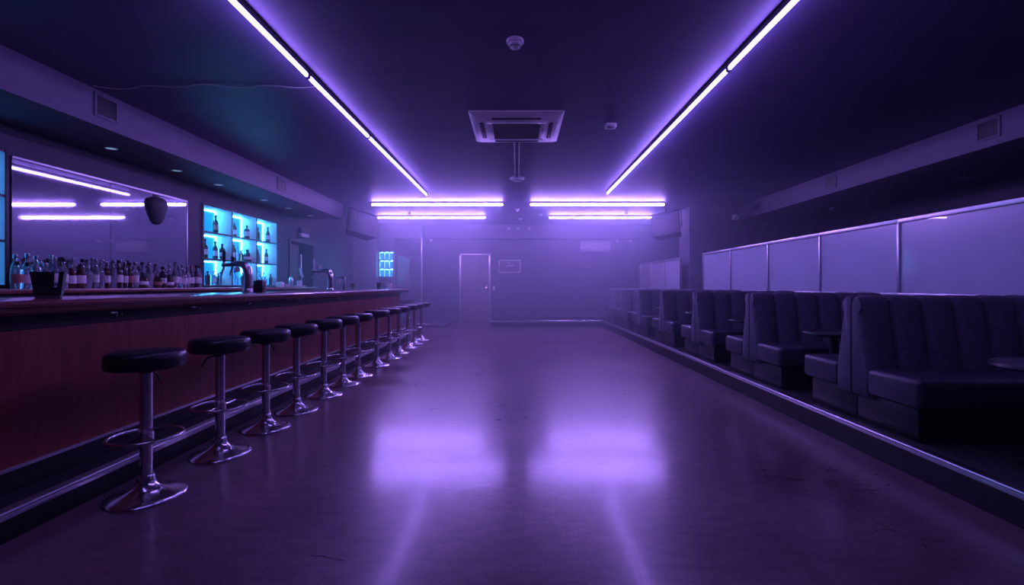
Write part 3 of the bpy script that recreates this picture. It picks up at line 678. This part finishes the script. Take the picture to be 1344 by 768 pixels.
# ------------------------------------------------------------------ booths
BX0, BX1 = 2.45, 3.79
def bench_back():
    W = BX1 - BX0; n = 6; st = []
    base = [(-.004, .19), (-.004, .875), (-.014, .893), (-.032, .901), (-.052, .898), (-.067, .885), (-.076, .865)]
    front = [(-.076 - .078 * (u ** 1.15), .865 - .485 * u) for u in (.06, .15, .25, .36, .48, .6, .72, .84, .94, 1.0)] + [(-.156, .30), (-.154, .19)]
    base += front
    def station(x, bul, inset=0):
        out = []
        for k, (y, z) in enumerate(base):
            q = (0, 0, 0, .04, .12, .25, .38, .52, .66, .8, .92)[k] if k < 11 else 1
            yy = y - bul * q; zz = z + (bul * .3 if 2 <= k < 6 else 0)
            if inset:
                cy = -.08; cz = .52
                yy += inset * (1 if yy < cy else -1) * (0 if k < 2 else 1); zz += inset * (-1 if zz > cz else 1)
            out.append((x, yy, zz))
        return out
    st.append(station(0, -.004, .016)); st.append(station(.006, 0, .006))
    ns = 10
    for c in range(n):
        x0 = W * c / n; x1 = W * (c + 1) / n
        for k in range(ns + 1):
            if c and k == 0: continue
            u = k / ns; x = x0 + (x1 - x0) * u
            if c == 0 and k == 0: x = .016
            bul = .034 * (1 - abs(2 * u - 1) ** 1.9)
            if k == ns and c < n - 1: bul = -.026
            st.append(station(x, bul if not (c == 0 and k == 0) else .004))
    return MB().loft(st)
def bench_seat():
    W = BX1 - BX0
    b = MB().box((0, -.575, .215), (W, -.14, .40), .034, 4)
    return b
def piping():
    W = BX1 - BX0
    return MB().tube([(.012, -.15, .374), (.012, -.55, .374), (.03, -.566, .374), (W - .02, -.566, .374)], .005, 8)
me_b = bench_back().mesh('backrest', M['fabric'], 50); me_s = bench_seat().mesh('seat_cushion', M['leather'], 50); me_p = MB().box((.045, -.515, 0), (BX1 - BX0, 0, .214), .003).mesh('plinth', M['riser'])
me_pp = piping().mesh('piping', M['leather'])
def flip(me):
    m = me.copy(); m.transform(Matrix.Scale(-1, 4, (0, 1, 0))); m.flip_normals(); return m
FL = {n: flip(m) for n, m in (('b', me_b), ('s', me_s), ('p', me_p), ('pp', me_pp))}
def bench(y, facing, label):
    t = thing('booth_bench', label, 'bench', (BX0, y, PZ), group='channel-backed booth benches')
    A = (me_b, me_s, me_p, me_pp) if facing < 0 else (FL['b'], FL['s'], FL['p'], FL['pp'])
    for nm, me in zip(('backrest', 'seat_cushion', 'plinth'), A):
        o = bpy.data.objects.new(nm, me); COL.objects.link(o); o.parent = t
        if nm == 'seat_cushion':
            q = bpy.data.objects.new('piping', A[3]); COL.objects.link(q); q.parent = o
seams = [3.41, 4.91, 6.41, 7.91, 9.41, 10.91, 12.41]
RANK = ['nearest', 'second nearest', 'third nearest', 'middle', 'third farthest', 'second farthest', 'farthest']
for k, y in enumerate(seams):
    bench(y - .004, -1, 'charcoal channel-backed booth bench facing the viewer, %s of the seven back-to-back pairs' % RANK[k])
    bench(y + .004, 1, 'charcoal channel-backed booth bench facing the far wall, %s of the seven pairs' % RANK[k])
def table(x, y, label):
    t = thing('booth_table', label, 'table', (x, y, PZ), group='small round booth tables')
    link('table_top', MB().lathe([(0, .54), (.235, .54), (.25, .548), (.25, .562), (.243, .57), (0, .57)], seg=40), M['vinyl'], t)
    link('pedestal', MB().lathe([(.033, .03), (.033, .54)], seg=20).lathe([(.10, .525), (.10, .54), (0, .54)], seg=20), M['black'], t)
    link('foot_plate', MB().lathe([(0, 0), (.17, 0), (.17, .008), (.06, .02), (.034, .035), (0, .035)], seg=32), M['black'], t)
    return t
tb = table(2.80, 2.42, 'small dark round table cut by the picture edge before the nearest bench')
for k in range(6):
    dup(tb, (2.84, seams[k] + .76, PZ), 'small dark round pedestal table between the %s and %s booth bench pairs' % (ORD[k + 1], ORD[k + 2]))
# screens above the dwarf wall
def screen(y0, y1, label, endpost=False):
    t = thing('glass_screen', label, 'screen', (3.86, y0, 1.045), group='satin glass screens above the booths'); L_ = y1 - y0
    link('pane', MB().box((-.012, .012, .028), (.0, L_ - .012, .735)), M['glassp'], t)
    link('top_rail', MB().box((-.03, 0, .735), (.02, L_, .775), .003), M['frame'], t)
    link('bottom_rail', MB().box((-.03, 0, 0), (.02, L_, .03), .003), M['frame'], t)
    link('post', MB().box((-.03, -.014, .03), (.02, .014, .735), .003), M['frame'], t)
    if endpost: link('post', MB().box((-.03, L_ - .03, .03), (.02, L_ - .004, .735), .003), M['frame'], t)
ys = [2.2, 3.45, 4.68, 5.90, 7.12, 8.37, 9.62]
for k in range(6): screen(ys[k], ys[k + 1], 'pale satin glass screen above the booths, %s from the near end' % ORD[k + 1], k == 5)
ys2 = [10.98, 12.12, 13.38, 14.56]
for k in range(3): screen(ys2[k], ys2[k + 1], 'pale satin glass screen beyond the pillar, %s of its three' % ORD[k + 1], k == 2)

# ------------------------------------------------------------------ haze, camera, view
w = bpy.data.worlds.new('World'); C.world = w; w.use_nodes = True
nt = w.node_tree; bg = nt.nodes['Background']; bg.inputs[0].default_value = (0, 0, 0, 1); bg.inputs[1].default_value = 0
vs = nt.nodes.new('ShaderNodeVolumeScatter'); vs.inputs['Color'].default_value = (.68, .76, 1, 1); vs.inputs['Anisotropy'].default_value = .2
geo = nt.nodes.new('ShaderNodeNewGeometry'); sep = nt.nodes.new('ShaderNodeSeparateXYZ'); hz = nt.nodes.new('ShaderNodeMapRange')
hz.interpolation_type = 'SMOOTHSTEP'
hz.inputs['From Min'].default_value = 4.0; hz.inputs['From Max'].default_value = 13; hz.inputs['To Min'].default_value = .003; hz.inputs['To Max'].default_value = .145
nt.links.new(geo.outputs['Position'], sep.inputs[0]); nt.links.new(sep.outputs['Y'], hz.inputs['Value']); nt.links.new(hz.outputs[0], vs.inputs['Density'])
nt.links.new(vs.outputs[0], nt.nodes['World Output'].inputs['Volume'])
w.cycles.volume_step_size = 3.0

cam = bpy.data.cameras.new('camera'); co = bpy.data.objects.new('camera', cam); COL.objects.link(co)
co.location = (0, 0, HC); co.rotation_euler = (PI / 2, 0, 0)
cam.sensor_fit = 'HORIZONTAL'; cam.sensor_width = 36; cam.lens = F / 1344 * 36
cam.shift_x = -7 / 1344; cam.shift_y = -9 / 1344; cam.clip_start = .02
C.camera = co
C.view_settings.view_transform = 'Standard'; C.view_settings.look = 'None'; C.view_settings.gamma = 1; C.view_settings.use_curve_mapping = False
C.view_settings.exposure = .08
cy = C.cycles
cy.use_denoising = True; cy.use_adaptive_sampling = True; cy.adaptive_threshold = .035
cy.max_bounces = 6; cy.diffuse_bounces = 3; cy.glossy_bounces = 3; cy.transmission_bounces = 6; cy.volume_bounces = 0; cy.transparent_max_bounces = 8
cy.caustics_reflective = False; cy.caustics_refractive = False
cy.sample_clamp_indirect = 6
